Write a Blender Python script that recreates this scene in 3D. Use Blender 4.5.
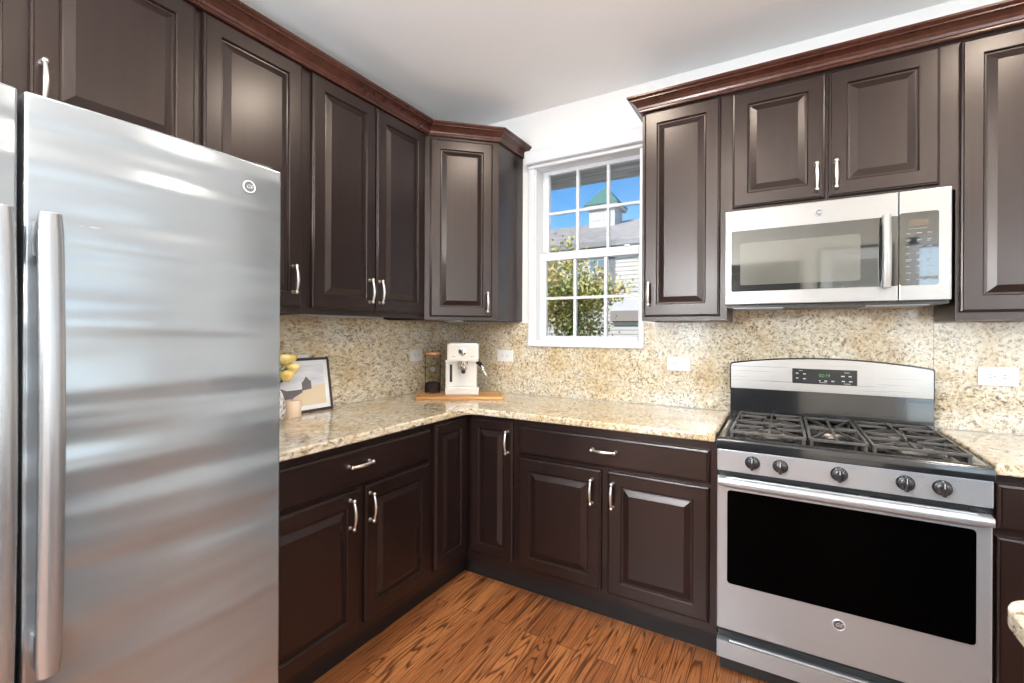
import bpy, bmesh, math, random
from mathutils import Vector, Matrix
random.seed(7)
PI = math.pi
S = bpy.context.scene
C = S.collection
for o in list(bpy.data.objects):
    bpy.data.objects.remove(o)

# ------------------------------------------------------------------ camera
FPX = 468.8
cam_d = bpy.data.cameras.new('camera')
cam_d.sensor_fit = 'HORIZONTAL'; cam_d.sensor_width = 36.0
cam_d.lens = 36.0 * FPX / 1024.0
cam_d.shift_x = (512 - 496.8) / 1024.0
cam_d.shift_y = (331.9 - 341.5) / 1024.0
cam_d.clip_start = 0.05
cam = bpy.data.objects.new('camera', cam_d); C.objects.link(cam)
cam.location = (2.0476, -2.671, 1.312)
cam.rotation_euler = (Matrix.Rotation(math.radians(31.405), 3, 'Z') @ Matrix.Rotation(PI / 2, 3, 'X') @ Matrix.Rotation(.0045, 3, 'Z')).to_euler()
S.camera = cam

# ------------------------------------------------------------------ world, sun, daylight, exposure
S.view_settings.view_transform = 'Standard'
S.view_settings.look = 'None'
S.view_settings.gamma = 1.0
S.view_settings.use_curve_mapping = False
S.view_settings.exposure = 0.22
W = bpy.data.worlds.new('sky'); S.world = W; W.use_nodes = True
nt = W.node_tree; nt.nodes.clear()
sky = nt.nodes.new('ShaderNodeTexSky'); sky.sky_type = 'NISHITA'
sky.sun_disc = False; sky.sun_elevation = math.radians(48); sky.sun_rotation = math.radians(160)
sky.air_density = 1.0; sky.dust_density = 0.1; sky.ozone_density = 3.0
hs = nt.nodes.new('ShaderNodeHueSaturation'); hs.inputs['Saturation'].default_value = 1.3
bg = nt.nodes.new('ShaderNodeBackground'); bg.inputs['Strength'].default_value = 0.16
wo = nt.nodes.new('ShaderNodeOutputWorld')
nt.links.new(sky.outputs[0], hs.inputs['Color']); nt.links.new(hs.outputs[0], bg.inputs[0]); nt.links.new(bg.outputs[0], wo.inputs[0])


def light(name, kind, loc, rot, energy, color=(1, 1, 1), **kw):
    d = bpy.data.lights.new(name, kind); d.energy = energy; d.color = color
    for k, v in kw.items(): setattr(d, k, v)
    o = bpy.data.objects.new(name, d); C.objects.link(o)
    o.location = loc; o.rotation_euler = rot
    return o


light('sun', 'SUN', (0, -10, 12), (math.radians(48), 0, math.radians(-22)), 6.0, (1, .96, .9), angle=.01)
# daylight through the window behind the camera; corner and side lamps are added fill
light('daylight_front_window', 'AREA', (4.0, -4.66, 1.55), (PI / 2, 0, 0), 27, (.74, .87, 1), shape='RECTANGLE', size=1.5, size_y=1.35)
light('fill_added_corner_window', 'AREA', (.68, -4.66, 1.55), (PI / 2, 0, 0), 20, (.74, .87, 1), shape='RECTANGLE', size=.8, size_y=1.35)
light('fill_added_side_window', 'AREA', (5.06, -1.9, 1.58), (PI / 2, 0, PI / 2), 14, (.76, .88, 1), shape='RECTANGLE', size=2.3, size_y=1.10)
DOWNLIGHTS = [(1.35, -1.05), (2.9, -1.15), (1.7, -2.3), (3.1, -2.6), (1.4, -3.7), (3.2, -3.9)]

# ------------------------------------------------------------------ materials


def mat(name, col=(.8, .8, .8), rough=.5, metal=0.0, spec=.5, coat=0.0, coat_rough=.05, emis=None, estr=0, ani=0):
    m = bpy.data.materials.new(name); m.use_nodes = True
    b = m.node_tree.nodes['Principled BSDF']
    b.inputs['Base Color'].default_value = (*col, 1)
    b.inputs['Roughness'].default_value = rough
    b.inputs['Metallic'].default_value = metal
    b.inputs['Specular IOR Level'].default_value = spec
    b.inputs['Coat Weight'].default_value = coat
    b.inputs['Coat Roughness'].default_value = coat_rough
    b.inputs['Anisotropic'].default_value = ani
    if emis:
        b.inputs['Emission Color'].default_value = (*emis, 1); b.inputs['Emission Strength'].default_value = estr
    return m


def N(m, t, **kw):
    n = m.node_tree.nodes.new(t)
    for k, v in kw.items():
        if k in n.inputs: n.inputs[k].default_value = v
        else: setattr(n, k, v)
    return n


def Lk(m, a, b): m.node_tree.links.new(a, b)


def P(m): return m.node_tree.nodes['Principled BSDF']


def coords(m, scale=(1, 1, 1), rot=(0, 0, 0), space='Object'):
    tc = N(m, 'ShaderNodeTexCoord'); mp = N(m, 'ShaderNodeMapping')
    mp.inputs['Scale'].default_value = scale; mp.inputs['Rotation'].default_value = rot
    Lk(m, tc.outputs[space], mp.inputs[0]); return mp.outputs[0]


def ramp(m, fac, stops, interp='LINEAR'):
    r = N(m, 'ShaderNodeValToRGB'); r.color_ramp.interpolation = interp
    e = r.color_ramp.elements
    while len(e) < len(stops): e.new(.5)
    for el, (p, c) in zip(e, stops):
        el.position = p; el.color = (*c, 1) if len(c) == 3 else c
    Lk(m, fac, r.inputs[0]); return r.outputs[0]


def mix(m, fac, a, b, mode='MIX'):
    x = N(m, 'ShaderNodeMix', data_type='RGBA', blend_type=mode)
    for s, v in ((0, fac), (6, a), (7, b)):
        if hasattr(v, 'links'): Lk(m, v, x.inputs[s])
        elif s == 0: x.inputs[s].default_value = v
        else: x.inputs[s].default_value = (*v, 1)
    return x.outputs[2]


def bump(m, h, strength, dist=.001):
    b = N(m, 'ShaderNodeBump'); b.inputs['Strength'].default_value = strength; b.inputs['Distance'].default_value = dist
    Lk(m, h, b.inputs['Height']); Lk(m, b.outputs[0], P(m).inputs['Normal'])


def cabinet_wood(name, dark, light_, rough, coat):
    m = mat(name, rough=rough, coat=coat, coat_rough=.27)
    n = N(m, 'ShaderNodeTexNoise', Scale=1.0, Detail=6.0, Roughness=.6)
    Lk(m, coords(m, (38, 38, 2.2)), n.inputs[0])
    n2 = N(m, 'ShaderNodeTexNoise', Scale=3.0, Detail=3.0)
    Lk(m, coords(m, (1, 1, .6)), n2.inputs[0])
    a = ramp(m, n.outputs[0], [(.3, dark), (.7, light_)])
    b = ramp(m, n2.outputs[0], [(.35, (.82, .82, .82)), (.65, (1.1, 1.1, 1.1))])
    Lk(m, mix(m, 1.0, a, b, 'MULTIPLY'), P(m).inputs['Base Color'])
    P(m).inputs['Specular IOR Level'].default_value = .42; P(m).inputs['Specular Tint'].default_value = (1, .84, .76, 1)
    if name != 'cherry_crown_wood': bump(m, n.outputs[0], .06, .0006)
    return m


wood = cabinet_wood('espresso_wood', (.0095, .0046, .0042), (.0165, .0078, .0066), .34, .22)
crown_wood = cabinet_wood('cherry_crown_wood', (.036, .009, .006), (.068, .019, .012), .27, .4)
toe_m = mat('toe_kick_dark', (.008, .006, .006), .5)
dark_gap = mat('black_gap', (.004, .004, .004), .6)


def granite():
    m = mat('cream_granite', rough=.10, spec=.5, coat=.3, coat_rough=.03)
    co = coords(m)
    dist = N(m, 'ShaderNodeTexNoise', Scale=14.0, Detail=3.0); Lk(m, co, dist.inputs[0])
    wv = mix(m, .05, co, dist.outputs['Color'])
    mp = N(m, 'ShaderNodeMapping'); mp.inputs['Rotation'].default_value = (.6, .8, .5); mp.inputs['Scale'].default_value = (1, .38, 1)
    Lk(m, wv, mp.inputs[0])
    big = N(m, 'ShaderNodeTexNoise', Scale=5.0, Detail=5.0, Roughness=.65); Lk(m, wv, big.inputs[0])
    base = ramp(m, big.outputs[0], [(.34, (.70, .65, .55)), (.50, (.66, .58, .44)), (.62, (.60, .48, .31)), (.75, (.50, .37, .22))])
    med = N(m, 'ShaderNodeTexNoise', Scale=70.0, Detail=5.0, Roughness=.75); Lk(m, mp.outputs[0], med.inputs[0])
    c1 = ramp(m, med.outputs[0], [(.36, (.34, .27, .20)), (.46, (.86, .82, .76)), (.56, (1.02, 1.01, 1.0)), (.68, (1.35, 1.35, 1.36))])
    c = mix(m, 1.0, base, c1, 'MULTIPLY')
    sp = N(m, 'ShaderNodeTexNoise', Scale=95.0, Detail=3.0, Roughness=.6); Lk(m, mp.outputs[0], sp.inputs[0])
    cl = N(m, 'ShaderNodeTexNoise', Scale=9.0, Detail=2.0); Lk(m, co, cl.inputs[0])
    ad = N(m, 'ShaderNodeMath', operation='MULTIPLY_ADD'); Lk(m, cl.outputs[0], ad.inputs[0]); ad.inputs[1].default_value = .22
    Lk(m, sp.outputs[0], ad.inputs[2])
    f = ramp(m, ad.outputs[0], [(.69, (0, 0, 0)), (.76, (.85, .85, .85))])
    c = mix(m, f, c, (.13, .085, .065))
    Lk(m, c, P(m).inputs['Base Color'])
    return m


gran = granite()


def oak_floor():
    m = mat('stained_oak_floor', rough=.33, coat=.2, coat_rough=.2)
    co = coords(m, (1, 1, 1), (0, 0, PI / 2))
    br = N(m, 'ShaderNodeTexBrick')
    br.offset = .37; br.offset_frequency = 2; br.squash = 1.0
    br.inputs['Scale'].default_value = 1.0; br.inputs['Mortar Size'].default_value = .0012
    br.inputs['Brick Width'].default_value = .85; br.inputs['Row Height'].default_value = .083
    br.inputs['Color1'].default_value = (0, 0, 0, 1); br.inputs['Color2'].default_value = (1, 1, 1, 1); br.inputs['Mortar'].default_value = (.5, .5, .5, 1)
    Lk(m, co, br.inputs[0])
    off = N(m, 'ShaderNodeVectorMath', operation='MULTIPLY_ADD')
    Lk(m, br.outputs['Color'], off.inputs[0]); off.inputs[1].default_value = (13.1, 7.7, 5.3); Lk(m, co, off.inputs[2])
    mp = N(m, 'ShaderNodeMapping'); mp.inputs['Scale'].default_value = (.75, 13.0, 1); Lk(m, off.outputs[0], mp.inputs[0])
    nz = N(m, 'ShaderNodeTexNoise', Scale=1.0, Detail=1.5, Roughness=.45, Distortion=.35); Lk(m, mp.outputs[0], nz.inputs[0])
    mu = N(m, 'ShaderNodeMath', operation='MULTIPLY'); mu.inputs[1].default_value = 17.0; Lk(m, nz.outputs[0], mu.inputs[0])
    fr = N(m, 'ShaderNodeMath', operation='FRACT'); Lk(m, mu.outputs[0], fr.inputs[0])
    grain = ramp(m, fr.outputs[0], [(0, (.06, .06, .06)), (.10, (.22, .22, .22)), (.26, (.9, .9, .9)), (.5, (1, 1, 1)), (.92, (.88, .88, .88)), (1, (.10, .10, .10))])
    mp2 = N(m, 'ShaderNodeMapping'); mp2.inputs['Scale'].default_value = (7, 190, 1); Lk(m, off.outputs[0], mp2.inputs[0])
    fi = N(m, 'ShaderNodeTexNoise', Scale=1.0, Detail=4.0, Roughness=.7); Lk(m, mp2.outputs[0], fi.inputs[0])
    fine = ramp(m, fi.outputs[0], [(.35, (.45, .45, .45)), (.55, (1, 1, 1))])
    g = mix(m, 1.0, grain, fine, 'MULTIPLY')
    tone = ramp(m, br.outputs['Color'], [(0, (.33, .115, .036)), (.5, (.43, .165, .054)), (1, (.25, .084, .028))])
    c = mix(m, g, (.060, .018, .007), tone)
    c = mix(m, br.outputs['Fac'], c, (.02, .008, .004))
    Lk(m, c, P(m).inputs['Base Color'])
    bump(m, g, .12, .0006)
    return m


floor_m = oak_floor()


def steel(name, col, rough, axis, wav=0.0, metal=.8):
    m = mat(name, col, rough, 1.0)
    sc = {'x': (1.5, 220, 220), 'z': (220, 220, 1.5), 'y': (220, 1.5, 220)}[axis]
    n = N(m, 'ShaderNodeTexNoise', Scale=1.0, Detail=3.0); Lk(m, coords(m, sc), n.inputs[0])
    r = N(m, 'ShaderNodeMapRange'); r.inputs['To Min'].default_value = rough - .05; r.inputs['To Max'].default_value = rough + .07
    Lk(m, n.outputs[0], r.inputs[0]); Lk(m, r.outputs[0], P(m).inputs['Roughness'])
    P(m).inputs['Metallic'].default_value = metal
    if wav:
        w = N(m, 'ShaderNodeTexNoise', Scale=1.0, Detail=1.0, Roughness=.4, Distortion=.25); Lk(m, coords(m, (.9, .9, 11.0)), w.inputs[0])
        b2 = N(m, 'ShaderNodeBump'); b2.inputs['Strength'].default_value = 1.0; b2.inputs['Distance'].default_value = wav
        Lk(m, w.outputs[0], b2.inputs['Height']); Lk(m, b2.outputs[0], P(m).inputs['Normal'])
    return m


steel_fridge = steel('brushed_steel_fridge', (.355, .38, .40), .23, 'y', .015, .72)
steel_h = steel('brushed_steel', (.41, .43, .45), .30, 'x', 0, .65)
steel_p = steel('brushed_steel_pale', (.31, .30, .29), .32, 'x', 0, .6)
steel_b = steel('brushed_steel_warm', (.47, .45, .43), .28, 'x', 0, .7)
steel_bar = mat('brushed_steel_handle', (.38, .39, .40), .27, .75)
nickel = mat('satin_nickel', (.82, .79, .74), .33, 1.0)
chrome = mat('chrome', (.85, .85, .85), .08, 1.0)
paint_w = mat('white_wall_paint', (.83, .81, .79), .7)
ceil_m = mat('white_ceiling_paint', (.92, .92, .92), .85)
beige = mat('beige_wall_paint', (.74, .68, .58), .8)
trim_w = mat('white_trim', (.72, .73, .76), .4)
plas_w = mat('white_plastic', (.74, .73, .71), .3)
plas_k = mat('black_plastic', (.012, .012, .013), .35)
slot_m = mat('outlet_slot', (.03, .03, .03), .6)
enamel = mat('black_enamel', (.012, .013, .015), .12, coat=.6, coat_rough=.04)
iron = mat('cast_iron', (.055, .048, .043), .32, spec=.8)
blk_glass = mat('black_oven_glass', (.0005, .0005, .0005), .2, spec=.02)
mw_glass = mat('smoked_microwave_glass', (.02, .023, .022), .04, spec=.9, coat=1.0, coat_rough=.02)
mw_mesh = mat('microwave_window_screen', (.10, .10, .085), .12, spec=.8, coat=.9, coat_rough=.03)
disp = mat('display_panel', (.02, .021, .023), .2)
legend = mat('white_legend', (.55, .56, .55), .5)
green = mat('green_display', (.02, .1, .02), .4, emis=(.25, .8, .25), estr=.35)
badge_m = mat('badge_grey', (.16, .16, .17), .35, .7)
badge_l = mat('badge_silver', (.62, .62, .64), .35, .6)


def glass_m(name, tint=(1, 1, 1), rough=0.0, ior=1.45):
    m = bpy.data.materials.new(name); m.use_nodes = True; t = m.node_tree; t.nodes.clear()
    o = t.nodes.new('ShaderNodeOutputMaterial'); tr = t.nodes.new('ShaderNodeBsdfTransparent'); tr.inputs[0].default_value = (*tint, 1)
    gl = t.nodes.new('ShaderNodeBsdfGlossy'); gl.inputs['Roughness'].default_value = rough
    f = t.nodes.new('ShaderNodeFresnel'); f.inputs[0].default_value = ior
    mx = t.nodes.new('ShaderNodeMixShader')
    t.links.new(f.outputs[0], mx.inputs[0]); t.links.new(tr.outputs[0], mx.inputs[1]); t.links.new(gl.outputs[0], mx.inputs[2]); t.links.new(mx.outputs[0], o.inputs[0])
    return m


win_glass = glass_m('window_glass')
jar_glass = glass_m('jar_glass', (.93, .93, .92), .02, 1.10)

# ------------------------------------------------------------------ helpers


def bm_new(): return bmesh.new()


def box(bm, a, b, bev=0.0):
    x0, y0, z0 = a; x1, y1, z1 = b
    x0, x1 = min(x0, x1), max(x0, x1); y0, y1 = min(y0, y1), max(y0, y1); z0, z1 = min(z0, z1), max(z0, z1)
    v = [bm.verts.new(p) for p in ((x0, y0, z0), (x1, y0, z0), (x1, y1, z0), (x0, y1, z0), (x0, y0, z1), (x1, y0, z1), (x1, y1, z1), (x0, y1, z1))]
    f = [bm.faces.new([v[i] for i in q]) for q in ((0, 3, 2, 1), (4, 5, 6, 7), (0, 1, 5, 4), (1, 2, 6, 5), (2, 3, 7, 6), (3, 0, 4, 7))]
    if bev > 0:
        es = list({e for q in f for e in q.edges})
        bmesh.ops.bevel(bm, geom=es, offset=bev, segments=2, affect='EDGES', profile=.6)
    return bm


def prism(bm, pts, z0, z1, axis='z'):
    """closed polygon extruded along an axis"""
    def mk(p, h):
        if axis == 'z': return (p[0], p[1], h)
        if axis == 'y': return (p[0], h, p[1])
        return (h, p[0], p[1])
    a = [bm.verts.new(mk(p, z0)) for p in pts]; b = [bm.verts.new(mk(p, z1)) for p in pts]
    n = len(pts); bm.faces.new(a); bm.faces.new(b[::-1])
    for i in range(n): bm.faces.new((a[i], b[i], b[(i + 1) % n], a[(i + 1) % n]))
    return bm


def lathe(bm, prof, cx=0, cy=0, seg=24, z=0):
    rings = []
    for r, h in prof:
        if r < 1e-6: rings.append([bm.verts.new((cx, cy, z + h))])
        else: rings.append([bm.verts.new((cx + r * math.cos(2 * PI * k / seg), cy + r * math.sin(2 * PI * k / seg), z + h)) for k in range(seg)])
    for A, B in zip(rings, rings[1:]):
        for k in range(seg):
            k2 = (k + 1) % seg
            if len(A) == 1 and len(B) == 1: continue
            if len(A) == 1: bm.faces.new((A[0], B[k2], B[k]))
            elif len(B) == 1: bm.faces.new((A[k], A[k2], B[0]))
            else: bm.faces.new((A[k], A[k2], B[k2], B[k]))
    return bm


def tube(bm, pts, rad, seg=10, flat=None):
    """tube through pts; rad a number or list; flat = (a,b) scale of the section"""
    pts = [Vector(p) for p in pts]; n = len(pts)
    rads = rad if isinstance(rad, (list, tuple)) else [rad] * n
    up = Vector((0, 0, 1)); rings = []; prevn = None
    for i, p in enumerate(pts):
        t = (pts[min(i + 1, n - 1)] - pts[max(i - 1, 0)]).normalized()
        if prevn is None:
            nn = t.cross(up)
            if nn.length < .1: nn = t.cross(Vector((1, 0, 0)))
        else: nn = prevn - t * prevn.dot(t)
        nn.normalize(); prevn = nn; bb = t.cross(nn)
        fa, fb = flat or (1, 1)
        rings.append([bm.verts.new(p + (nn * math.cos(2 * PI * k / seg) * fa + bb * math.sin(2 * PI * k / seg) * fb) * rads[i]) for k in range(seg)])
    for A, B in zip(rings, rings[1:]):
        for k in range(seg): bm.faces.new((A[k], A[(k + 1) % seg], B[(k + 1) % seg], B[k]))
    bm.faces.new(rings[0][::-1]); bm.faces.new(rings[-1])
    return bm


def xform(bm, M, verts=None):
    bmesh.ops.transform(bm, matrix=M, verts=verts or bm.verts[:]); return bm


def tag(o, label=None, cat=None, group=None, kind=None):
    if label: o['label'] = label
    if cat: o['category'] = cat
    if group: o['group'] = group
    if kind: o['kind'] = kind
    return o


def obj(name, bm, m, parent=None, smooth=False, loc=None, rot=None, bev=0.0, seg=2):
    bmesh.ops.recalc_face_normals(bm, faces=bm.faces[:])
    me = bpy.data.meshes.new(name); bm.to_mesh(me); bm.free()
    o = bpy.data.objects.new(name, me); C.objects.link(o)
    if isinstance(m, (list, tuple)):
        for q in m: me.materials.append(q)
    else: me.materials.append(m)
    if parent: o.parent = parent
    if loc: o.location = loc
    if rot: o.rotation_euler = rot
    if smooth:
        for p in me.polygons: p.use_smooth = True
        try: me.set_sharp_from_angle(angle=math.radians(40))
        except Exception: pass
    if bev:
        b = o.modifiers.new('bevel', 'BEVEL'); b.width = bev; b.segments = seg; b.limit_method = 'ANGLE'; b.angle_limit = math.radians(40)
        for p in me.polygons: p.use_smooth = True
        try: me.set_sharp_from_angle(angle=math.radians(50))
        except Exception: pass
        b.harden_normals = True
    return o


def empty(name, loc=(0, 0, 0), rz=0, label=None, cat=None, group=None, kind=None):
    o = bpy.data.objects.new(name, None); C.objects.link(o); o.empty_display_size = .05
    o.location = loc; o.rotation_euler = (0, 0, rz)
    return tag(o, label, cat, group, kind)


def copy_tree(o, parent=None):
    c = o.copy(); C.objects.link(c)
    if parent: c.parent = parent
    for ch in list(o.children): copy_tree(ch, c)
    return c


def text_bm(txt, size, depth=.0006, shear=0.0):
    cu = bpy.data.curves.new('t', 'FONT'); cu.body = txt; cu.size = size; cu.extrude = depth; cu.align_x = 'CENTER'; cu.align_y = 'CENTER'; cu.shear = shear
    cu.resolution_u = 2
    o = bpy.data.objects.new('t', cu); C.objects.link(o)
    bpy.context.view_layer.update()
    dg = bpy.context.evaluated_depsgraph_get()
    me = bpy.data.meshes.new_from_object(o.evaluated_get(dg))
    bm = bmesh.new(); bm.from_mesh(me)
    bpy.data.objects.remove(o); bpy.data.curves.remove(cu); bpy.data.meshes.remove(me)
    bmesh.ops.transform(bm, matrix=Matrix.Rotation(PI / 2, 4, 'X'), verts=bm.verts[:])   # faces -Y
    return bm


def merge(dst, src):
    me = bpy.data.meshes.new('m'); src.to_mesh(me); src.free(); dst.from_mesh(me); bpy.data.meshes.remove(me); return dst


# ------------------------------------------------------------------ room shell
def struct(name, bm, m, parent=None, **k):
    o = obj(name, bm, m, parent, **k)
    if parent is None: o['kind'] = 'structure'
    return o


RX, RY, CZ = 5.0, -4.6, 2.71
struct('floor', box(bm_new(), (-.14, RY - .14, -.1), (RX + .14, .14, 0)), floor_m)
struct('ceiling', box(bm_new(), (-.14, RY - .14, CZ), (RX + .14, .14, CZ + .12)), ceil_m)
struct('wall_left', box(bm_new(), (-.14, RY - .14, 0), (0, .14, CZ)), paint_w)
OX0, OX1, OZ0, OZ1 = .70, 1.395, 1.245, 2.37      # kitchen window opening


def wall_with_holes(a0, a1, z1, holes, t0, t1, axis):
    """wall of boxes around rectangular holes; axis 'y': runs along x"""
    bm = bm_new()
    def bx(u0, u1, z0, zz):
        if u1 - u0 < 1e-4 or zz - z0 < 1e-4: return
        if axis == 'y': box(bm, (u0, t0, z0), (u1, t1, zz))
        else: box(bm, (t0, u0, z0), (t1, u1, zz))
    cur = a0
    for (h0, h1, b, t) in sorted(holes):
        bx(cur, h0, 0, z1); bx(h0, h1, 0, b); bx(h0, h1, t, z1); cur = h1
    bx(cur, a1, 0, z1)
    return bm


struct('wall_back', wall_with_holes(0, RX, CZ, [(OX0, OX1, OZ0, OZ1)], 0, .14, 'y'), paint_w)
struct('wall_front', wall_with_holes(0, RX, CZ, [(1.30, 2.12, 0, 2.05), (3.25, 4.75, .85, 2.25), (.28, 1.08, .85, 2.25)], RY - .14, RY, 'y'), beige)
struct('wall_right', wall_with_holes(RY, 0, CZ, [(-3.1, -.7, 1.0, 2.15)], RX, RX + .14, 'x'), paint_w)


# kitchen window
def window_frame_set(root, x0, x1, z0, z1, y_face, y_out, cols, rows, double=True):
    pass


w1 = empty('window_1', (0, 0, 0), kind='structure')
bm = bm_new()
# casing around the opening, proud of the wall
box(bm, (.665, -.026, 1.222), (.705, -.012, 2.40)); box(bm, (1.362, -.026, 1.222), (1.388, -.012, 2.40))
box(bm, (.665, -.030, 1.222), (1.385, -.012, 1.262))
obj('casing', bm, trim_w, w1, bev=.003)
bm = bm_new(); box(bm, (.652, -.070, 2.362), (1.398, -.012, 2.446)); box(bm, (.662, -.040, 2.340), (1.390, -.012, 2.362))
obj('head_casing', bm, trim_w, w1, bev=.010, seg=4)
bm = bm_new()   # jamb liner
box(bm, (.690, -.012, 1.235), (.712, .14, 2.37)); box(bm, (1.378, -.012, 1.235), (1.40, .14, 2.37))
box(bm, (.69, -.012, 2.35), (1.40, .14, 2.372)); box(bm, (.69, -.012, 1.235), (1.40, .14, 1.258))
obj('jamb', bm, trim_w, w1)


def sash(name, x0, x1, z0, z1, y0, y1, fw, top, bot):
    b = bm_new()
    box(b, (x0, y0, z0), (x0 + fw, y1, z1)); box(b, (x1 - fw, y0, z0), (x1, y1, z1))
    box(b, (x0 + fw, y0, z0), (x1 - fw, y1, z0 + bot)); box(b, (x0 + fw, y0, z1 - top), (x1 - fw, y1, z1))
    s = obj(name, b, trim_w, w1, bev=.003)
    gx0, gx1, gz0, gz1 = x0 + fw, x1 - fw, z0 + bot, z1 - top
    b = bm_new(); mw = .008
    for i in (1, 2):
        cx = gx0 + (gx1 - gx0) * i / 3; box(b, (cx - mw, y0 + .004, gz0), (cx + mw, y1 - .004, gz1))
    cz = (gz0 + gz1) / 2; box(b, (gx0, y0 + .006, cz - mw), (gx1, y1 - .006, cz + mw))
    obj('muntin', b, trim_w, s)
    b = bm_new(); ym = (y0 + y1) / 2; box(b, (gx0 - .004, ym - .0015, gz0 - .004), (gx1 + .004, ym + .0015, gz1 + .004))
    obj('pane', b, win_glass, s)
    return s


sash('upper_sash', .712, 1.378, 1.78, 2.35, .088, .122, .040, .025, .045)
sash('lower_sash', .712, 1.378, 1.258, 1.815, .048, .082, .040, .050, .030)
bm = bm_new(); box(bm, (.745, .036, 1.815), (.775, .048, 1.822), .002); box(bm, (1.26, .036, 1.815), (1.29, .048, 1.822), .002)
obj('sash_lock', bm, nickel, w1)

# glazing behind the camera; the narrower window is made up to add light
for nm, xa, xb, nc in (('window_2', 3.25, 4.75, 4), ('added_window_4', .28, 1.08, 2)):
    w2 = empty(nm, (0, 0, 0), kind='structure')
    bm = bm_new()
    for a in ((xa - .08, -4.6, .77, xa + .01, -4.575, 2.33), (xb - .01, -4.6, .77, xb + .08, -4.575, 2.33), (xa - .08, -4.6, 2.24, xb + .08, -4.575, 2.34), (xa - .08, -4.6, .76, xb + .08, -4.56, .86)):
        box(bm, a[:3], a[3:])
    obj('window_frame', bm, trim_w, w2, bev=.003)
    bm = bm_new()
    for q in range(nc + 1): x = xa + (xb - xa) * q / nc; box(bm, (x - .018, -4.63, .85), (x + .018, -4.61, 2.25))
    for z in (.87, 1.32, 1.55, 1.9, 2.23): box(bm, (xa, -4.628, z - .015), (xb, -4.612, z + .015))
    obj('muntin', bm, trim_w, w2)
w3 = empty('added_window_3', (0, 0, 0), kind='structure')  # unseen side window, added for side light and refrigerator reflections
bm = bm_new()
for y in (-3.1, -2.3, -1.5, -.7): box(bm, (4.99, y - .04, 1.0), (5.05, y + .04, 2.15))
for z in (1.02, 1.30, 1.58, 1.86, 2.13): box(bm, (5.0, -3.1, z - .02), (5.05, -.7, z + .02))
obj('window_frame', bm, trim_w, w3)
d1 = empty('door_1', (0, 0, 0), kind='structure')
bm = bm_new(); box(bm, (1.30, -4.66, 0), (2.12, -4.62, 2.05))
obj('door_leaf', bm, wood, d1)
bm = bm_new(); box(bm, (1.20, -4.6, 0), (1.30, -4.575, 2.12)); box(bm, (2.12, -4.6, 0), (2.22, -4.575, 2.12)); box(bm, (1.20, -4.6, 2.05), (2.22, -4.575, 2.15))
obj('door_casing', bm, wood, d1)
struct('baseboard_front', box(bm_new(), (2.22, -4.6, 0), (5.0, -4.585, .11)), trim_w)

# recessed downlights (fixtures in the ceiling, out of view)
warm = mat('downlight_lens', (1, .9, .75), .5, emis=(1, .80, .58), estr=3)
for i, (x, y) in enumerate(DOWNLIGHTS):
    r = empty('recessed_light', (x, y, CZ), 0, 'round white recessed ceiling light with warm lens', 'ceiling light', 'recessed ceiling lights')
    obj('trim_ring', lathe(bm_new(), [(.102, -.001), (.104, -.008), (.125, -.006), (.128, -.001)]), trim_w, r, smooth=True)
    obj('lens', lathe(bm_new(), [(0, -.003), (.102, -.003), (.102, -.0005), (0, -.0005)]), warm, r)
    light('downlight_beam', 'AREA', (0, 0, -.012), (0, 0, 0), 12, (1, .92, .80), shape='DISK', size=.20).parent = r

globe_m = mat('fill_globe', (1, .95, .88), .4, emis=(1, .93, .82), estr=6)  # unseen hanging globes, added as fill to brighten the ceiling
for x, y, FILL_W in ((1.2, -3.75, 215), (3.9, -3.4, 50)):
    r = empty('added_globe_light', (x, y, CZ), 0, 'added opal globe fill light ' + ('near the added corner window' if x < 2 else 'over the far side of the island'), 'fill light', 'added fill globes behind the camera')
    b = bm_new(); lathe(b, [(0, 0), (.06, 0), (.06, -.02), (0, -.02)]); tube(b, [(0, 0, -.02), (0, 0, -.60)], .004, 6); obj('canopy_rod', b, nickel, r, smooth=True)
    b = bm_new(); bmesh.ops.create_uvsphere(b, u_segments=24, v_segments=14, radius=.11); xform(b, Matrix.Translation((0, 0, -.70))); g = obj('globe', b, globe_m, r, smooth=True)
    g.visible_shadow = True
    for dz in (-.85,):
        light('added_fill_glow', 'POINT', (x, y, CZ + dz - .02), (0, 0, 0), FILL_W, (.85, .93, 1), shadow_soft_size=.10)

# ------------------------------------------------------------------ cabinetry


def rp_front(w, h, t=.020, fw=.058, raised=True):
    """raised panel door / slab drawer front, local X width, Z up, back at y=0, front at y=-t"""
    bm = bm_new()
    if raised:
        prof = [(0, 0), (0, t - .008), (.002, t - .005), (.007, t - .0035), (.009, t), (fw, t), (fw + .003, t - .0025), (fw + .005, t - .009), (fw + .010, t - .0095),
                (fw + .014, t - .0085), (fw + .034, t - .0015), (fw + .037, t - .0005)]
    else:
        prof = [(0, 0), (0, t - .009), (.003, t - .0065), (.010, t - .0045), (.012, t)]
    loops = []
    for ins, d in prof:
        loops.append([bm.verts.new(p) for p in ((ins, -d, ins), (w - ins, -d, ins), (w - ins, -d, h - ins), (ins, -d, h - ins))])
    for A, B in zip(loops, loops[1:]):
        for k in range(4): bm.faces.new((A[k], A[(k + 1) % 4], B[(k + 1) % 4], B[k]))
    bm.faces.new(loops[-1]); bm.faces.new(loops[0][::-1])
    return bm


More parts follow.
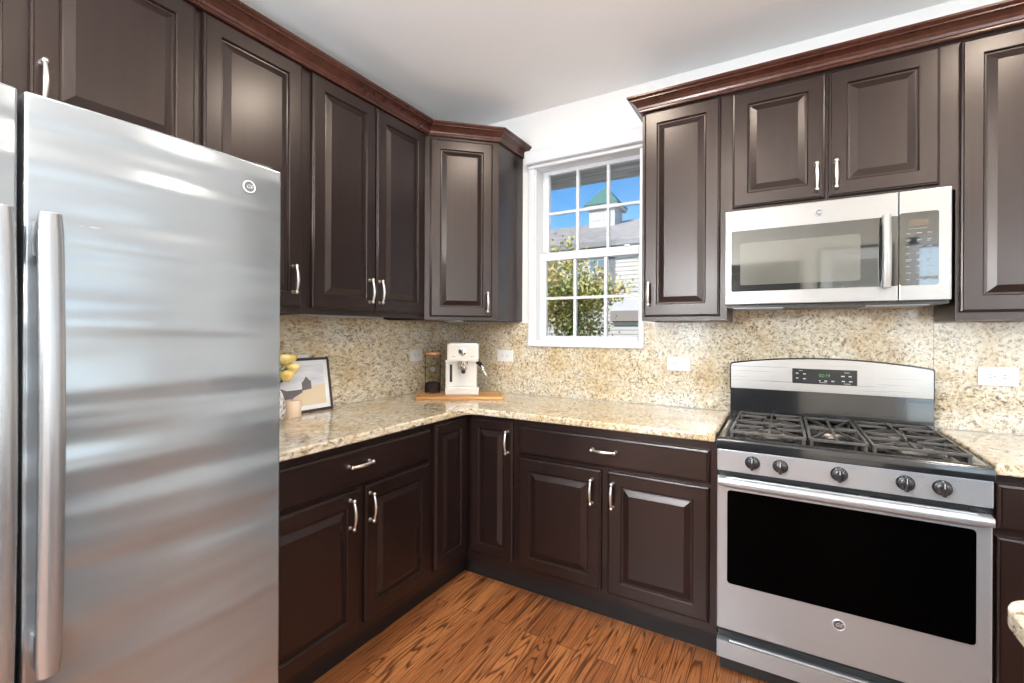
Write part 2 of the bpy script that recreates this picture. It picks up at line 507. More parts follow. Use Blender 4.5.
def handle_bm(orient='v', L=.106):
    bm = bm_new(); n = 13; pts = []; rr = []
    for i in range(n):
        s = -1 + 2 * i / (n - 1)
        pts.append((0, -.033 + .011 * s * s, s * L / 2)); rr.append(.0052 + .0024 * (1 - abs(s)) + (.0012 if abs(s) > .95 else 0))
    tube(bm, pts, rr, 10)
    for s in (-1, 1):
        z = s * L / 2
        n0 = len(bm.verts)
        b2 = bm_new(); lathe(b2, [(0, 0), (.0085, 0), (.0085, .002), (.0055, .005), (.0045, .014), (.0060, .019), (.0080, .022), (.0082, .026), (.006, .030), (0, .0315)], seg=14)
        xform(b2, Matrix.Translation((0, 0, z)) @ Matrix.Rotation(PI / 2, 4, 'X'))
        merge(bm, b2)
    if orient == 'h': xform(bm, Matrix.Rotation(PI / 2, 4, 'Y'))
    return bm


hm = {}
for k in 'vh':
    b = handle_bm(k); me = bpy.data.meshes.new('handle'); bmesh.ops.recalc_face_normals(b, faces=b.faces[:]); b.to_mesh(me); b.free(); me.materials.append(nickel)
    for p in me.polygons: p.use_smooth = True
    hm[k] = me


def front(root, kind, x0, x1, z0, z1, depth, handle=None, fw=.058):
    d = obj('door' if kind == 'door' else 'drawer', rp_front(x1 - x0, z1 - z0, raised=(kind == 'door'), fw=fw), wood, root, loc=(x0, -depth, z0))
    if handle:
        o, hx, hz = handle
        h = bpy.data.objects.new('handle', hm[o]); C.objects.link(h); h.parent = d; h.location = (hx - x0, -.0195, hz - z0)
        h['label'] = 'satin nickel arched handle'
    return d


def upper(label, loc, rz, w, z0, z1, depth, fronts, group=None, name='wall_cabinet', stiles=True, skipl=0):
    r = empty(name, loc, rz, label, 'wall cabinet', group)
    bm = bm_new()
    box(bm, (.0005, -depth + .019, z0 + .012), (w - .0005, -.002, z1), 0)
    # face frame with a small reveal at the bottom
    box(bm, (0, -depth, z0), (w, -depth + .019, z1), 0)
    box(bm, (0, -depth + .019, z0), (.016, -.002, z0 + .012)); box(bm, (w - .016, -depth + .019, z0), (w, -.002, z0 + .012))
    obj('cabinet_body', bm, wood, r)
    for f in fronts: front(r, *f[:5], depth, *f[5:])
    return r


def base(label, loc, rz, w, fronts, depth=.61):
    r = empty('base_cabinet', loc, rz, label, 'base cabinet')
    bm = bm_new(); box(bm, (0, -depth, .105), (w, -.012, .874))
    obj('cabinet_body', bm, wood, r)
    bm = bm_new(); box(bm, (0, -depth + .055, 0), (w, -.012, .105))
    obj('toe_kick', bm, toe_m, r)
    for f in fronts: front(r, *f[:5], depth, *f[5:])
    return r


A90 = PI / 2
AT, AB = 2.433, 1.385   # left wall run: box top / bottom
AD0, AD1 = 1.412, 2.426
# left wall uppers (local x=0 at the end furthest from the corner)
upper('wide dark wall cabinet above the refrigerator', (0, -2.743, 0), A90, .914, 1.86, AT, .305,
      [('door', .02, .440, 1.885, AD1, ('v', .415, 1.985)), ('door', .490, .905, 1.885, AD1, ('v', .514, 1.985))])
upper('dark single-door wall cabinet just right of the refrigerator top', (0, -1.829, 0), A90, .457, AB, AT, .305,
      [('door', .018, .410, AD0, AD1, ('v', .368, 1.525))])
upper('dark two-door wall cabinet above the picture and the left counter', (0, -1.372, 0), A90, .762, AB, AT, .305,
      [('door', .006, .370, AD0, AD1, ('v', .330, 1.508)), ('door', .378, .745, AD0, AD1, ('v', .396, 1.508))])
# diagonal corner cabinet
r = empty('corner_wall_cabinet', (0, 0, 0), 0, 'dark diagonal corner wall cabinet above the espresso machine', 'corner cabinet')
prism_pts = [(.002, -.002), (.002, -.609), (.305, -.609), (.61, -.305), (.61, -.002)]
obj('cabinet_body', prism(bm_new(), prism_pts, AB - .006, AT), wood, r)
dd = obj('door', rp_front(.362, 2.410 - 1.398, fw=.055), wood, r, loc=(.305 + .030 * .7071 + .0015, -.609 + .030 * .7071 - .0015, 1.398), rot=(0, 0, PI / 4))
h = bpy.data.objects.new('handle', hm['v']); C.objects.link(h); h.parent = dd; h.location = (.330, -.0195, .085); h['label'] = 'satin nickel arched handle'
bm = bm_new(); box(bm, (.30, -.42, AB - .014), (.40, -.36, AB - .0062), .003)
obj('under_light', bm, plas_w, r)

# back wall uppers
BT, BB = 2.405, 1.370
upper('narrow dark wall cabinet right of the window', (1.448, 0, 0), 0, .381, BB, BT, .305, [('door', .013, .352, 1.390, 2.390, ('v', .040, 1.500))])
upper('short dark two-door wall cabinet above the microwave', (1.829, 0, 0), 0, .762, 1.848, BT, .305,
      [('door', .022, .364, 1.872, 2.384, ('v', .335, 1.957)), ('door', .376, .716, 1.872, 2.384, ('v', .400, 1.957))])
upper('tall dark wall cabinet right of the microwave, cut by the photo edge', (2.591, 0, 0), 0, .533, BB - .008, BT, .305,
      [('door', .010, .50, 1.392, 2.384, ('v', .47, 1.50))])

# crown mouldings


def sweep(profile, path):
    """profile [(out, z)], path [(x,y)] with outward on the right-hand side of travel, mitred"""
    bm = bm_new(); n = len(path); P_ = [Vector(p) for p in path]; rings = []
    for i in range(n):
        ns = []
        if i > 0: d = (P_[i] - P_[i - 1]).normalized(); ns.append(Vector((d.y, -d.x)))
        if i < n - 1: d = (P_[i + 1] - P_[i]).normalized(); ns.append(Vector((d.y, -d.x)))
        m = sum(ns, Vector((0, 0)))
        m = m / (m.length_squared / len(ns)) if len(ns) == 2 else ns[0]
        if len(ns) == 2:
            mm = (ns[0] + ns[1]).normalized(); m = mm / mm.dot(ns[0])
        rings.append([bm.verts.new((P_[i].x + m.x * o, P_[i].y + m.y * o, z)) for o, z in profile])
    k = len(profile)
    for A, B in zip(rings, rings[1:]):
        for j in range(k): bm.faces.new((A[j], A[(j + 1) % k], B[(j + 1) % k], B[j]))
    bm.faces.new(rings[0]); bm.faces.new(rings[-1][::-1])
    return bm


def crown_prof(zb):
    return [(-.018, zb), (.003, zb), (.006, zb + .004), (.006, zb + .010), (.010, zb + .013), (.013, zb + .022), (.022, zb + .034), (.036, zb + .043), (.044, zb + .046),
            (.044, zb + .051), (.049, zb + .054), (.055, zb + .060), (.055, zb + .068), (-.018, zb + .068)]


o = obj('crown_molding', sweep(crown_prof(2.428), [(.325, -2.743), (.325, -.601), (.618, -.308), (.618, -.002)]), crown_wood, smooth=False)
tag(o, 'long reddish crown molding on the left run of wall cabinets, bending at the corner', 'crown molding')
o = obj('crown_molding', sweep(crown_prof(2.396), [(1.443, -.002), (1.443, -.325), (3.13, -.325)]), crown_wood)
tag(o, 'reddish crown molding on the wall cabinets over the window side and microwave', 'crown molding')
# fix orientation: the path must keep the room on its right-hand side (checked in render)

# base cabinets
base('dark base cabinet with one wide drawer and two doors between refrigerator and corner', (0, -1.829, 0), A90, .915,
     [('drawer', .015, .890, .708, .850, ('h', .448, .792)), ('door', .015, .452, .135, .692, ('v', .404, .607)), ('door', .486, .886, .148, .694, ('v', .506, .607))])
base('dark base cabinet with one wide drawer and two doors left of the range', (.914, 0, 0), 0, .912,
     [('drawer', .014, .886, .708, .842, ('h', .452, .782)), ('door', .014, .438, .148, .690, ('v', .396, .592)), ('door', .468, .884, .148, .692, ('v', .492, .590))])
base('dark base cabinet right of the range, cut by the photo edge', (2.602, 0, 0), 0, .52,
     [('drawer', .012, .50, .708, .850, ('h', .256, .782)), ('door', .012, .50, .148, .685, ('v', .46, .592))])
r = empty('corner_base_cabinet', (0, 0, 0), 0, 'dark inside-corner base cabinet with two hinged narrow doors', 'corner cabinet')
obj('cabinet_body', prism(bm_new(), [(.012, -.012), (.012, -.914), (.61, -.914), (.61, -.61), (.914, -.61), (.914, -.012)], .105, .874), wood, r)
obj('toe_kick', prism(bm_new(), [(.012, -.012), (.012, -.914), (.555, -.914), (.555, -.555), (.914, -.555), (.914, -.012)], 0, .105), toe_m, r)
d = obj('door', rp_front(.262, .702, fw=.050), wood, r, loc=(.61, -.902, .160), rot=(0, 0, A90))
d = obj('door', rp_front(.255, .702, fw=.050), wood, r, loc=(.640, -.61, .160))
h = bpy.data.objects.new('handle', hm['v']); C.objects.link(h); h.parent = d; h.location = (.228, -.0195, .598); h['label'] = 'satin nickel arched handle'

# ------------------------------------------------------------------ countertops and backsplash


def rounded_inner(c, r, n, a0, a1):
    return [(c[0] + r * math.cos(a0 + (a1 - a0) * k / n), c[1] + r * math.sin(a0 + (a1 - a0) * k / n)) for k in range(n + 1)]


ir = .06
pts = [(.014, -.014), (.014, -1.834), (.645, -1.834)] + rounded_inner((.645 + ir, -.650 - ir), ir, 8, PI, PI / 2) + [(1.822, -.650), (1.822, -.014)]
o = obj('countertop', prism(bm_new(), pts, .880, .914), gran, bev=.009, seg=4)
tag(o, 'L-shaped cream speckled granite countertop running from refrigerator to range', 'countertop')
o = obj('countertop', box(bm_new(), (2.604, -.650, .880), (3.13, -.014, .914)), gran, bev=.009, seg=4)
tag(o, 'cream granite countertop to the right of the range', 'countertop')
# backsplashes
o = obj('backsplash', box(bm_new(), (.0005, -1.834, .9145), (.0125, -.0005, 1.384)), gran); tag(o, 'granite backsplash slab on the left wall behind the picture', 'backsplash')
bm = bm_new()
prism(bm, [(.013, .9145), (1.827, .9145), (1.827, .80), (2.592, .80), (2.592, 1.43), (1.829, 1.43), (1.829, 1.369), (1.386, 1.369), (1.386, 1.221), (.664, 1.221), (.664, 1.369), (.013, 1.369)], -.0125, -.0005, 'y')
o = obj('backsplash', bm, gran); tag(o, 'granite backsplash slab under the window and behind the range', 'backsplash')
o = obj('backsplash', box(bm_new(), (2.5935, -.0125, .9145), (3.13, -.0005, 1.361)), gran); tag(o, 'granite backsplash slab right of the range with wide outlet', 'backsplash')


# outlets (horizontal)
def outlet(loc, rz, label, kind='duplex'):
    r = empty('wall_outlet', loc, rz, label, 'outlet')
    obj('cover_plate', box(bm_new(), (-.059, -.006, -.038), (.059, 0, .038), .0025), plas_w, r)
    for s in (-1, 1):
        f = obj('receptacle', box(bm_new(), (s * .020 - .0165, -.0085, -.0145), (s * .020 + .0165, -.005, .0145), .002), plas_w, r)
        b = bm_new()
        for zz in (-.006, .006): box(b, (s * .020 - .007, -.0088, zz - .001), (s * .020 + .003, -.0084, zz + .001))
        box(b, (s * .020 + .008, -.0088, -.002), (s * .020 + .011, -.0084, .002))
        obj('slots', b, slot_m, f)
    return r


outlet((.0125, -.345, 1.158), A90, 'white outlet on left wall beside the glass canister')
outlet((.0125, -1.215, 1.158), A90, 'white outlet partly hidden behind the leaning picture')
outlet((.492, -.0125, 1.156), 0, 'white outlet on back wall between espresso machine and window')
outlet((1.570, -.0125, 1.146), 0, 'white outlet on back wall between window and range')
outlet((2.785, -.0125, 1.142), 0, 'white outlet on back wall right of the range')


# ------------------------------------------------------------------ badges
def badge(parent, loc, rz=0, R=.017):
    b = bm_new(); lathe(b, [(0, 0), (R * .9, 0), (R * .9, .0028), (0, .0028)], seg=28); xform(b, Matrix.Rotation(PI / 2, 4, 'X'))
    e = obj('emblem', b, badge_m, parent, smooth=True, loc=loc, rot=(0, 0, rz)); e['label'] = 'round silver emblem with script letters'
    b = bm_new(); lathe(b, [(R * .78, .001), (R * .80, .0038), (R * .90, .0046), (R, .0036), (R, 0), (R * .78, .001)], seg=28); xform(b, Matrix.Rotation(PI / 2, 4, 'X'))
    obj('silver_ring', b, badge_l, e, smooth=True)
    t = text_bm('GE', R * .88, .0004, .35); xform(t, Matrix.Translation((0, -.0034, 0)))
    obj('monogram', t, badge_l, e)
    return e


# ------------------------------------------------------------------ refrigerator
FY0, FYS, FY1 = -2.763, -2.383, -1.842
fr = empty('refrigerator', (0, 0, 0), 0, 'large stainless side-by-side refrigerator at the left', 'refrigerator')
obj('cabinet_body', box(bm_new(), (.03, FY0 + .004, .02), (.735, FY1 - .004, 1.750), .004), mat('fridge_side_grey', (.12, .12, .125), .4), fr)
obj('toe_grille', box(bm_new(), (.6, FY0 + .01, .012), (.74, FY1 - .01, .09)), plas_k, fr)


def fridge_door(y0, y1, z0=.10, z1=1.770):
    bm = bm_new(); n = 16; pts = [(.742, y0), (.742, y1)]
    W_ = y1 - y0
    front_pts = []
    for k in range(n + 1):
        s = k / n; y = y1 - W_ * s
        edge = min(s, 1 - s) * W_
        x = .812 + .012 * (1 - (2 * s - 1) ** 2)
        front_pts.append((x, y))
    pts = [(.742, y0), (.742, y1)] + front_pts
    prism(bm, pts, z0, z1)
    return bm


for (a, b) in ((FYS + .004, FY1), (FY0, FYS - .004)):
    d = obj('door', fridge_door(a, b), steel_fridge, fr, bev=.006, seg=3)
    right = a > FYS
    hy = (a + .026) if right else (b - .032)
    bm = bm_new()
    zs = [.655, .66, .70, .85, 1.10, 1.37, 1.51, 1.555, 1.56]
    # handle: wide curved strap
    sec = 10; rings = []
    for k in range(21):
        s = k / 20; z = .655 + .880 * s
        out = .042 + .016 * math.sin(PI * s)
        hw = .0195
        if k in (0, 20): hw = .016
        ring = []
        for (u, v) in ((-1, -.008), (-1, .004), (-.72, .010), (-.25, .0125), (.25, .0125), (.72, .010), (1, .004), (1, -.008)):
            ring.append(bm.verts.new((.815 + out + v, hy + u * hw, z)))
        rings.append(ring)
    for A, B in zip(rings, rings[1:]):
        for j in range(8): bm.faces.new((A[j], A[(j + 1) % 8], B[(j + 1) % 8], B[j]))
    bm.faces.new(rings[0]); bm.faces.new(rings[-1][::-1])
    h = obj('door_handle', bm, steel_bar, d, bev=.003)
    for zc in (.685, 1.475):
        obj('handle_mount', box(bm_new(), (.812, hy - .016, zc - .022), (.860, hy + .010, zc + .045), .004), steel_bar, h)
    if right: badge(d, (.8195, -1.943, 1.699), A90 - .05, .017)
bm = bm_new(); box(bm, (.66, FY1 - .075, 1.750), (.80, FY1 - .02, 1.780), .006)
obj('hinge_cover', bm, plas_k, fr)

# ------------------------------------------------------------------ range
RX0, RX1 = 1.832, 2.593
RW = RX1 - RX0; RC = (RX0 + RX1) / 2
rg = empty('gas_range', (0, 0, 0), 0, 'stainless steel freestanding gas range with black cooktop', 'range')
obj('range_body', box(bm_new(), (RX0 + .003, -.625, .03), (RX1 - .003, -.03, .866)), mat('range_side_black', (.015, .015, .016), .4), rg)
obj('base_skirt', box(bm_new(), (RX0 + .01, -.645, .008), (RX1 - .01, -.60, .066)), plas_k, rg)
# control panel
cp = obj('control_panel', box(bm_new(), (RX0, -.680, .784), (RX1, -.625, .866), .003), steel_h, rg)
obj('shadow_gap', box(bm_new(), (RX0 + .002, -.668, .764), (RX1 - .002, -.625, .784)), plas_k, rg)
obj('corner_bracket', box(bm_new(), (RX1 - .05, -.672, .768), (RX1 - .006, -.667, .780)), plas_k, rg)
knob_m = mat('knob_black', (.02, .02, .021), .22)
for kx in (1.952, 2.041, 2.214, 2.388, 2.477):
    b = bm_new(); lathe(b, [(0, 0), (.0245, 0), (.0245, .004), (.0215, .007), (.0205, .020), (.017, .023), (0, .024)], seg=28); xform(b, Matrix.Rotation(PI / 2, 4, 'X'))
    k = obj('knob', b, knob_m, cp, smooth=True, loc=(kx, -.680, .828))
    b = box(bm_new(), (-.0055, -.031, -.0225), (.0055, -.020, .0225), .003)
    xform(b, Matrix.Rotation(random.choice((0, 0, .05)), 4, 'Y'))
    obj('grip', b, knob_m, k)
    obj('pointer', box(bm_new(), (-.0010, -.0315, .004), (.0010, -.0308, .020)), legend, k)
    b = bm_new()
    for q in range(2): box(b, (kx + .028 + q * .010, -.6806, .852), (kx + .033 + q * .010, -.6799, .8545))
    box(b, (kx - .040, -.6806, .826), (kx - .036, -.6799, .829))
    obj('legend_marks', b, mat('legend_grey', (.25, .25, .25), .5), cp)
# cooktop: slab with raised rim and recessed pan
bm = bm_new()
zT, zR = .912, .897
y0, y1 = -.690, -.100
prof = [(0, .868), (0, .900), (.004, .908), (.012, zT), (.024, zT), (.034, .904), (.045, zR)]
loops = []
for ins, z in prof:
    yb = y1 - min(ins, .012)
    loops.append([bm.verts.new(p) for p in ((RX0 - .002 + ins, y0 + ins, z), (RX1 + .002 - ins, y0 + ins, z), (RX1 + .002 - ins, yb, z), (RX0 - .002 + ins, yb, z))])
for A, B in zip(loops, loops[1:]):
    for k in range(4): bm.faces.new((A[k], A[(k + 1) % 4], B[(k + 1) % 4], B[k]))
bm.faces.new(loops[-1]); bm.faces.new(loops[0][::-1])
ct = obj('cooktop', bm, enamel, rg, bev=.0015)
burners = [(2.005, -.500, .050), (2.005, -.235, .040), (RC, -.370, .045), (2.425, -.500, .055), (2.425, -.235, .042)]
alu = mat('burner_alloy', (.55, .50, .44), .35, 1.0)
cap_m = mat('burner_cap', (.05, .045, .04), .3)
bowl_m = mat('burner_bowl_enamel', (.022, .022, .024), .18, coat=.4)
for bx_, by_, br_ in burners:
    b = bm_new(); lathe(b, [(0, -.0005), (br_ * .9, .0008), (br_ * 1.45, .0035), (br_ * 1.6, .007), (br_ * 1.7, .007), (br_ * 1.85, .001)], seg=32)
    k = obj('burner_bowl', b, bowl_m, ct, smooth=True, loc=(bx_, by_, zR))
    b = bm_new(); lathe(b, [(br_ * .95, .0015), (br_ * .95, .011), (br_ * .80, .018), (0, .018)], seg=28)
    obj('burner_head', b, alu, k, smooth=True)
    b = bm_new(); lathe(b, [(br_ * .78, .018), (br_ * .80, .022), (br_ * .70, .026), (0, .027)], seg=28)
    obj('burner_cap', b, cap_m, k, smooth=True)


def grate(x0, x1, y0, y1, centres, label=None):
    b = bm_new(); zg = .928; t = .0043; hh = .005
    def bar(p, q, z=zg, w=t):
        p = Vector(p); q = Vector(q); d = (q - p).normalized(); n = Vector((-d.y, d.x)) * w
        vs = [(p + n), (p - n), (q - n), (q + n)]
        prism(b, [(v.x, v.y) for v in vs], z - hh, z + hh)
    # outer frame
    bar((x0, y0), (x1, y0)); bar((x0, y1), (x1, y1)); bar((x0, y0), (x0, y1)); bar((x1, y0), (x1, y1))
    ym = (y0 + y1) / 2; bar((x0, ym), (x1, ym))
    for (cx, cy, r) in centres:
        ylo, yhi = (y0, ym) if cy < ym - .01 else ((ym, y1) if cy > ym + .01 else (y0, y1))
        for (tx, ty) in ((x0, cy), (x1, cy), (cx, ylo), (cx, yhi)):
            d = Vector((tx - cx, ty - cy)); L = d.length; d.normalize()
            s = Vector((cx, cy)) + d * (r * .45)
            bar((s.x, s.y), (tx, ty), zg + .003, t * .85)
        for (tx, ty) in ((x0, ylo), (x1, ylo), (x0, yhi), (x1, yhi)):
            d = Vector((tx - cx, ty - cy)).normalized(); s = Vector((cx, cy)) + d * (r * 1.35)
            bar((s.x, s.y), (tx, ty), zg, t * .75)
    for px in (x0 + .004, x1 - .004):
        for py in (y0 + .004, y1 - .004, ym): box(b, (px - .005, py - .007, zR), (px + .005, py + .007, zg), 0)
    return obj('grate', b, iron, rg, bev=.0018)


GY0, GY1 = -.632, -.120
grate(1.875, 2.118, GY0, GY1, burners[0:2])
grate(2.134, 2.297, GY0, GY1, burners[2:3])
grate(2.313, 2.556, GY0, GY1, burners[3:5])
# backguard
bgd = empty('backguard', (0, 0, 0)); bgd.parent = rg
bm = bm_new(); GX0, GX1 = 1.825, 2.580
prism(bm, [(-.112, .900), (-.112, .915), (-.100, 1.045), (-.030, 1.045), (-.030, .900)], GX0 + .003, GX1 - .003, 'x')
obj('splash_panel', bm, enamel, bgd, bev=.002)


def arch(x0, x1, zb, zs, zt, n=18):
    pts = [(x0, zb), (x1, zb), (x1, zs - .010)]
    pts += [(x1 - .003, zs - .003)]
    for k in range(n + 1):
        s = k / n; x = (x1 - .012) + ((x0 + .012) - (x1 - .012)) * s
        pts.append((x, zs + (zt - zs) * (1 - (2 * s - 1) ** 2)))
    pts += [(x0 + .003, zs - .003), (x0, zs - .010)]
    return pts


obj('panel_surround', prism(bm_new(), arch(GX0, GX1, 1.035, 1.170, 1.200), -.098, -.028, 'y'), enamel, bgd, bev=.002)
pf = obj('steel_fascia', prism(bm_new(), arch(GX0 + .005, GX1 - .005, 1.044, 1.164, 1.194), -.103, -.096, 'y'), steel_b, bgd, bev=.0015)
cpn = obj('display_panel', box(bm_new(), (2.085, -.1055, 1.082), (2.325, -.102, 1.150), .003), disp, pf)
b = bm_new()
for (x, z, w) in ((2.104, 1.128, .010), (2.132, 1.126, .010), (2.104, 1.106, .009), (2.132, 1.104, .011), (2.190, 1.098, .006), (2.212, 1.098, .010), (2.238, 1.098, .011),
                  (2.274, 1.122, .013), (2.300, 1.122, .011), (2.276, 1.100, .011), (2.302, 1.100, .012)):
    box(b, (x - w / 2, -.1062, z - .0022), (x + w / 2, -.1054, z + .0022))
for (x, z, w) in ((2.118, 1.141, .014), (2.203, 1.090, .028), (2.288, 1.138, .018), (2.290, 1.089, .024)):
    box(b, (x - w / 2, -.1062, z - .0008), (x + w / 2, -.1054, z + .0008))
obj('touch_keys', b, legend, cpn)
t = text_bm('02:19', .019, .0003); xform(t, Matrix.Translation((2.207, -.1060, 1.121))); obj('clock_digits', t, green, cpn)

# oven door
bm = bm_new(); box(bm, (RX0, -.676, .176), (RX1, -.628, .762), .005)
od = obj('oven_door', bm, steel_h, rg)


def rrect(x0, x1, z0, z1, r, n=5):
    pts = []
    for (cx, cz, a) in ((x1 - r, z1 - r, 0), (x0 + r, z1 - r, PI / 2), (x0 + r, z0 + r, PI), (x1 - r, z0 + r, 1.5 * PI)):
        for k in range(n + 1): pts.append((cx + r * math.cos(a + PI / 2 * k / n), cz + r * math.sin(a + PI / 2 * k / n)))
    return pts


obj('window_trim', prism(bm_new(), rrect(RX0 + .033, RX1 - .034, .353, .715, .014), -.6775, -.670, 'y'), steel_h, od)
obj('oven_window', prism(bm_new(), rrect(RX0 + .036, RX1 - .037, .356, .712, .012), -.6785, -.672, 'y'), blk_glass, od)
b = bm_new()
for (a, c) in ((1.905, 1.955), (1.975, 2.105), (2.130, 2.270), (2.300, 2.370)): box(b, (a, -.671, .7595), (c, -.659, .7628)); box(b, (a, -.6768, .750), (c, -.6755, .7565))
obj('vent_slots', b, dark_gap, od)
b = bm_new()
hp = []
for k in range(17):
    s = -1 + 2 * k / 16; hp.append((RC + s * (RW / 2 - .010), -.722 + .006 * s * s, .752))
tube(b, hp, [.014] + [.0175] * 15 + [.014], 14, (.85, 1.0))
for s in (-1, 1): box(b, (RC + s * (RW / 2 - .020) - .013, -.722, .738), (RC + s * (RW / 2 - .020) + .013, -.672, .765), .003)
obj('door_handle', b, steel_h, od, smooth=True)
badge(od, (2.215, -.676, .308), 0, .019)
# storage drawer
dr = obj('storage_drawer', box(bm_new(), (RX0, -.676, .064), (RX1, -.628, .128), .003), steel_h, rg)
bm = bm_new(); box(bm, (RX0 + .003, -.640, .128), (RX1 - .003, -.62, .176)); obj('drawer_gap', bm, dark_gap, rg)
b = bm_new(); prism(b, [(-.664, .160), (-.668, .166), (-.660, .170), (-.640, .166), (-.640, .134), (-.650, .134)], RX0 + .004, RX1 - .004, 'x')
obj('drawer_lip', b, mat('dark_steel', (.10, .105, .11), .35, .7), dr)
b = bm_new(); tube(b, [(RX0 + .045, -.672, .1345), (RC, -.674, .1345), (RX1 - .045, -.672, .1345)], .005, 8)
obj('drawer_pull', b, steel_h, dr, smooth=True)

# ------------------------------------------------------------------ microwave
MX0, MX1, MZ0, MZ1, MY = 1.828, 2.565, 1.436, 1.845, -.380
mw = empty('microwave', (0, 0, 0), 0, 'stainless over-the-range microwave with dark window', 'microwave')
obj('microwave_body', box(bm_new(), (MX0 + .002, MY + .030, MZ0 - .012), (MX1, -.014, MZ1 - .002)), plas_k, mw)
b = bm_new()
b.free(); flt = mat('filter_grey', (.3, .3, .3), .4, .8)
for fa, fb in ((MX0 + .03, MX0 + .22), (MX1 - .24, MX1 - .05)):
    obj('grease_filter', box(bm_new(), (fa, MY + .045, MZ0 - .017), (fb, -.10, MZ0 - .0115), .001), flt, mw)
MD = 2.418
d = obj('door', box(bm_new(), (MX0, MY, MZ0), (MD - .0015, MY + .028, MZ1), .003), steel_p, mw)
gl = obj('door_glass', prism(bm_new(), rrect(MX0 + .025, MD - .0016, MZ0 + .056, MZ1 - .090, .008), MY - .0015, MY + .004, 'y'), mw_glass, d)
obj('viewing_window', prism(bm_new(), rrect(MX0 + .060, MD - .115, MZ0 + .083, MZ1 - .145, .006), MY - .0022, MY - .001, 'y'), mw_mesh, d)
b = bm_new(); pts = []
n = 14; rings = []
for k in range(n + 1):
    s = k / n; z = MZ0 + .048 + (MZ1 - MZ0 - .135) * s; out = .030 + .014 * math.sin(PI * s)
    rings.append([b.verts.new((2.378 + u * .014, MY - out - v, z)) for (u, v) in ((-1, -.006), (-1, .002), (-.5, .007), (.5, .007), (1, .002), (1, -.006))])
for A, B in zip(rings, rings[1:]):
    for j in range(6): b.faces.new((A[j], A[(j + 1) % 6], B[(j + 1) % 6], B[j]))
b.faces.new(rings[0]); b.faces.new(rings[-1][::-1])
for z in (MZ0 + .062, MZ1 - .105): box(b, (2.367, MY - .036, z - .012), (2.389, MY, z + .012))
obj('door_handle', b, steel_p, d, bev=.002)
badge(d, (2.170, MY, MZ1 - .045), 0, .014)
c = obj('control_panel', box(bm_new(), (MD + .0015, MY, MZ0), (MX1, MY + .028, MZ1), .003), steel_p, mw)
k_ = obj('keypad', prism(bm_new(), rrect(MD + .0016, MX1 - .035, MZ0 + .056, MZ1 - .082, .008), MY - .0015, MY + .004, 'y'), mw_glass, c)
b = bm_new(); rr = random.Random(3)
kx0 = MD + .018
for row in range(8):
    z = MZ1 - .160 - row * .0245
    for col in range(3):
        x = kx0 + .002 + col * .030
        w = rr.uniform(.010, .018)
        box(b, (x, MY - .0021, z - .0016), (x + w, MY - .0014, z + .0016))
        if row in (1, 3, 4): box(b, (x, MY - .0021, z - .0065), (x + w * .7, MY - .0014, z - .0045))
box(b, (kx0 + .008, MY - .0021, MZ1 - .144), (kx0 + .062, MY - .0014, MZ1 - .1425))
obj('keypad_legends', b, mat('keypad_legend', (.20, .22, .22), .5), k_)
obj('clock_display', box(bm_new(), (kx0 + .010, MY - .0022, MZ1 - .132), (kx0 + .064, MY - .0012, MZ1 - .110)), mat('amber_display', (.10, .07, .04), .3), k_)

# ------------------------------------------------------------------ things on the counter
ZC = .9142
bamboo = mat('bamboo', rough=.4)
n = N(bamboo, 'ShaderNodeTexNoise', Scale=1.0, Detail=3.0); Lk(bamboo, coords(bamboo, (3, 60, 20)), n.inputs[0])
Lk(bamboo, ramp(bamboo, n.outputs[0], [(.3, (.50, .24, .075)), (.7, (.68, .36, .13))]), P(bamboo).inputs['Base Color'])
BA = math.atan2(.29, .425)
bd = empty('cutting_board', (.22, -.600, ZC), BA, 'bamboo cutting board under the espresso machine', 'cutting board')
bm = bm_new(); prism(bm, rrect(0, .528, 0, .275, .02), 0, .018)
obj('board', bm, bamboo, bd, bev=.004)
b = bm_new()
for (a, c) in (((.02, .018), (.508, .018)), ((.02, .257), (.508, .257)), ((.02, .018), (.02, .257)), ((.508, .018), (.508, .257))):
    box(b, (min(a[0], c[0]) - .003, min(a[1], c[1]) - .003, .0176), (max(a[0], c[0]) + .003, max(a[1], c[1]) + .003, .0184))
obj('juice_groove', b, mat('groove_wood', (.33, .15, .045), .5), bd)

# espresso machine: local x to its right, -y front
ZB = ZC + .0185
cream = mat('cream_plastic', (.80, .765, .71), .28, coat=.3)
em = empty('espresso_machine', (.382, -.346, ZB), math.radians(32), 'cream and chrome pump espresso machine standing on the bamboo board', 'espresso machine')
bm = bm_new()
box(bm, (-.105, .030, .0), (.088, .215, .205), .008)         # lower body with tank
obj('machine_body', bm, cream, em)
bm = bm_new(); box(bm, (-.092, -.012, .200), (.100, .205, .308), .012); hd = obj('machine_head', bm, cream, em)
bm = bm_new(); box(bm, (-.080, -.004, .303), (.088, .195, .312), .004); obj('cup_warmer', bm, steel_h, hd)
bm = bm_new(); box(bm, (-.108, .020, .196), (.098, .21, .2015), .001); obj('trim_band', bm, chrome, em)
bm = bm_new(); box(bm, (-.100, -.040, 0), (.102, .040, .044), .006); tray = obj('drip_tray', bm, cream, em)
bm = bm_new()
for i in range(11): box(bm, (-.078 + i * .0145, -.032, .044), (-.070 + i * .0145, .022, .0465))
box(bm, (-.088, -.035, .0435), (.090, .026, .0448)); obj('tray_grid', bm, chrome, tray)
obj('water_gauge', box(bm_new(), (-.078, .0275, .070), (-.062, .0305, .178), .001), plas_k, em)
b = bm_new(); lathe(b, [(0, 0), (.024, 0), (.024, .004), (.020, .006), (0, .006)], seg=28); xform(b, Matrix.Rotation(PI / 2, 4, 'X'))
dl = obj('dial', b, chrome, hd, smooth=True, loc=(.002, -.0115, .258))
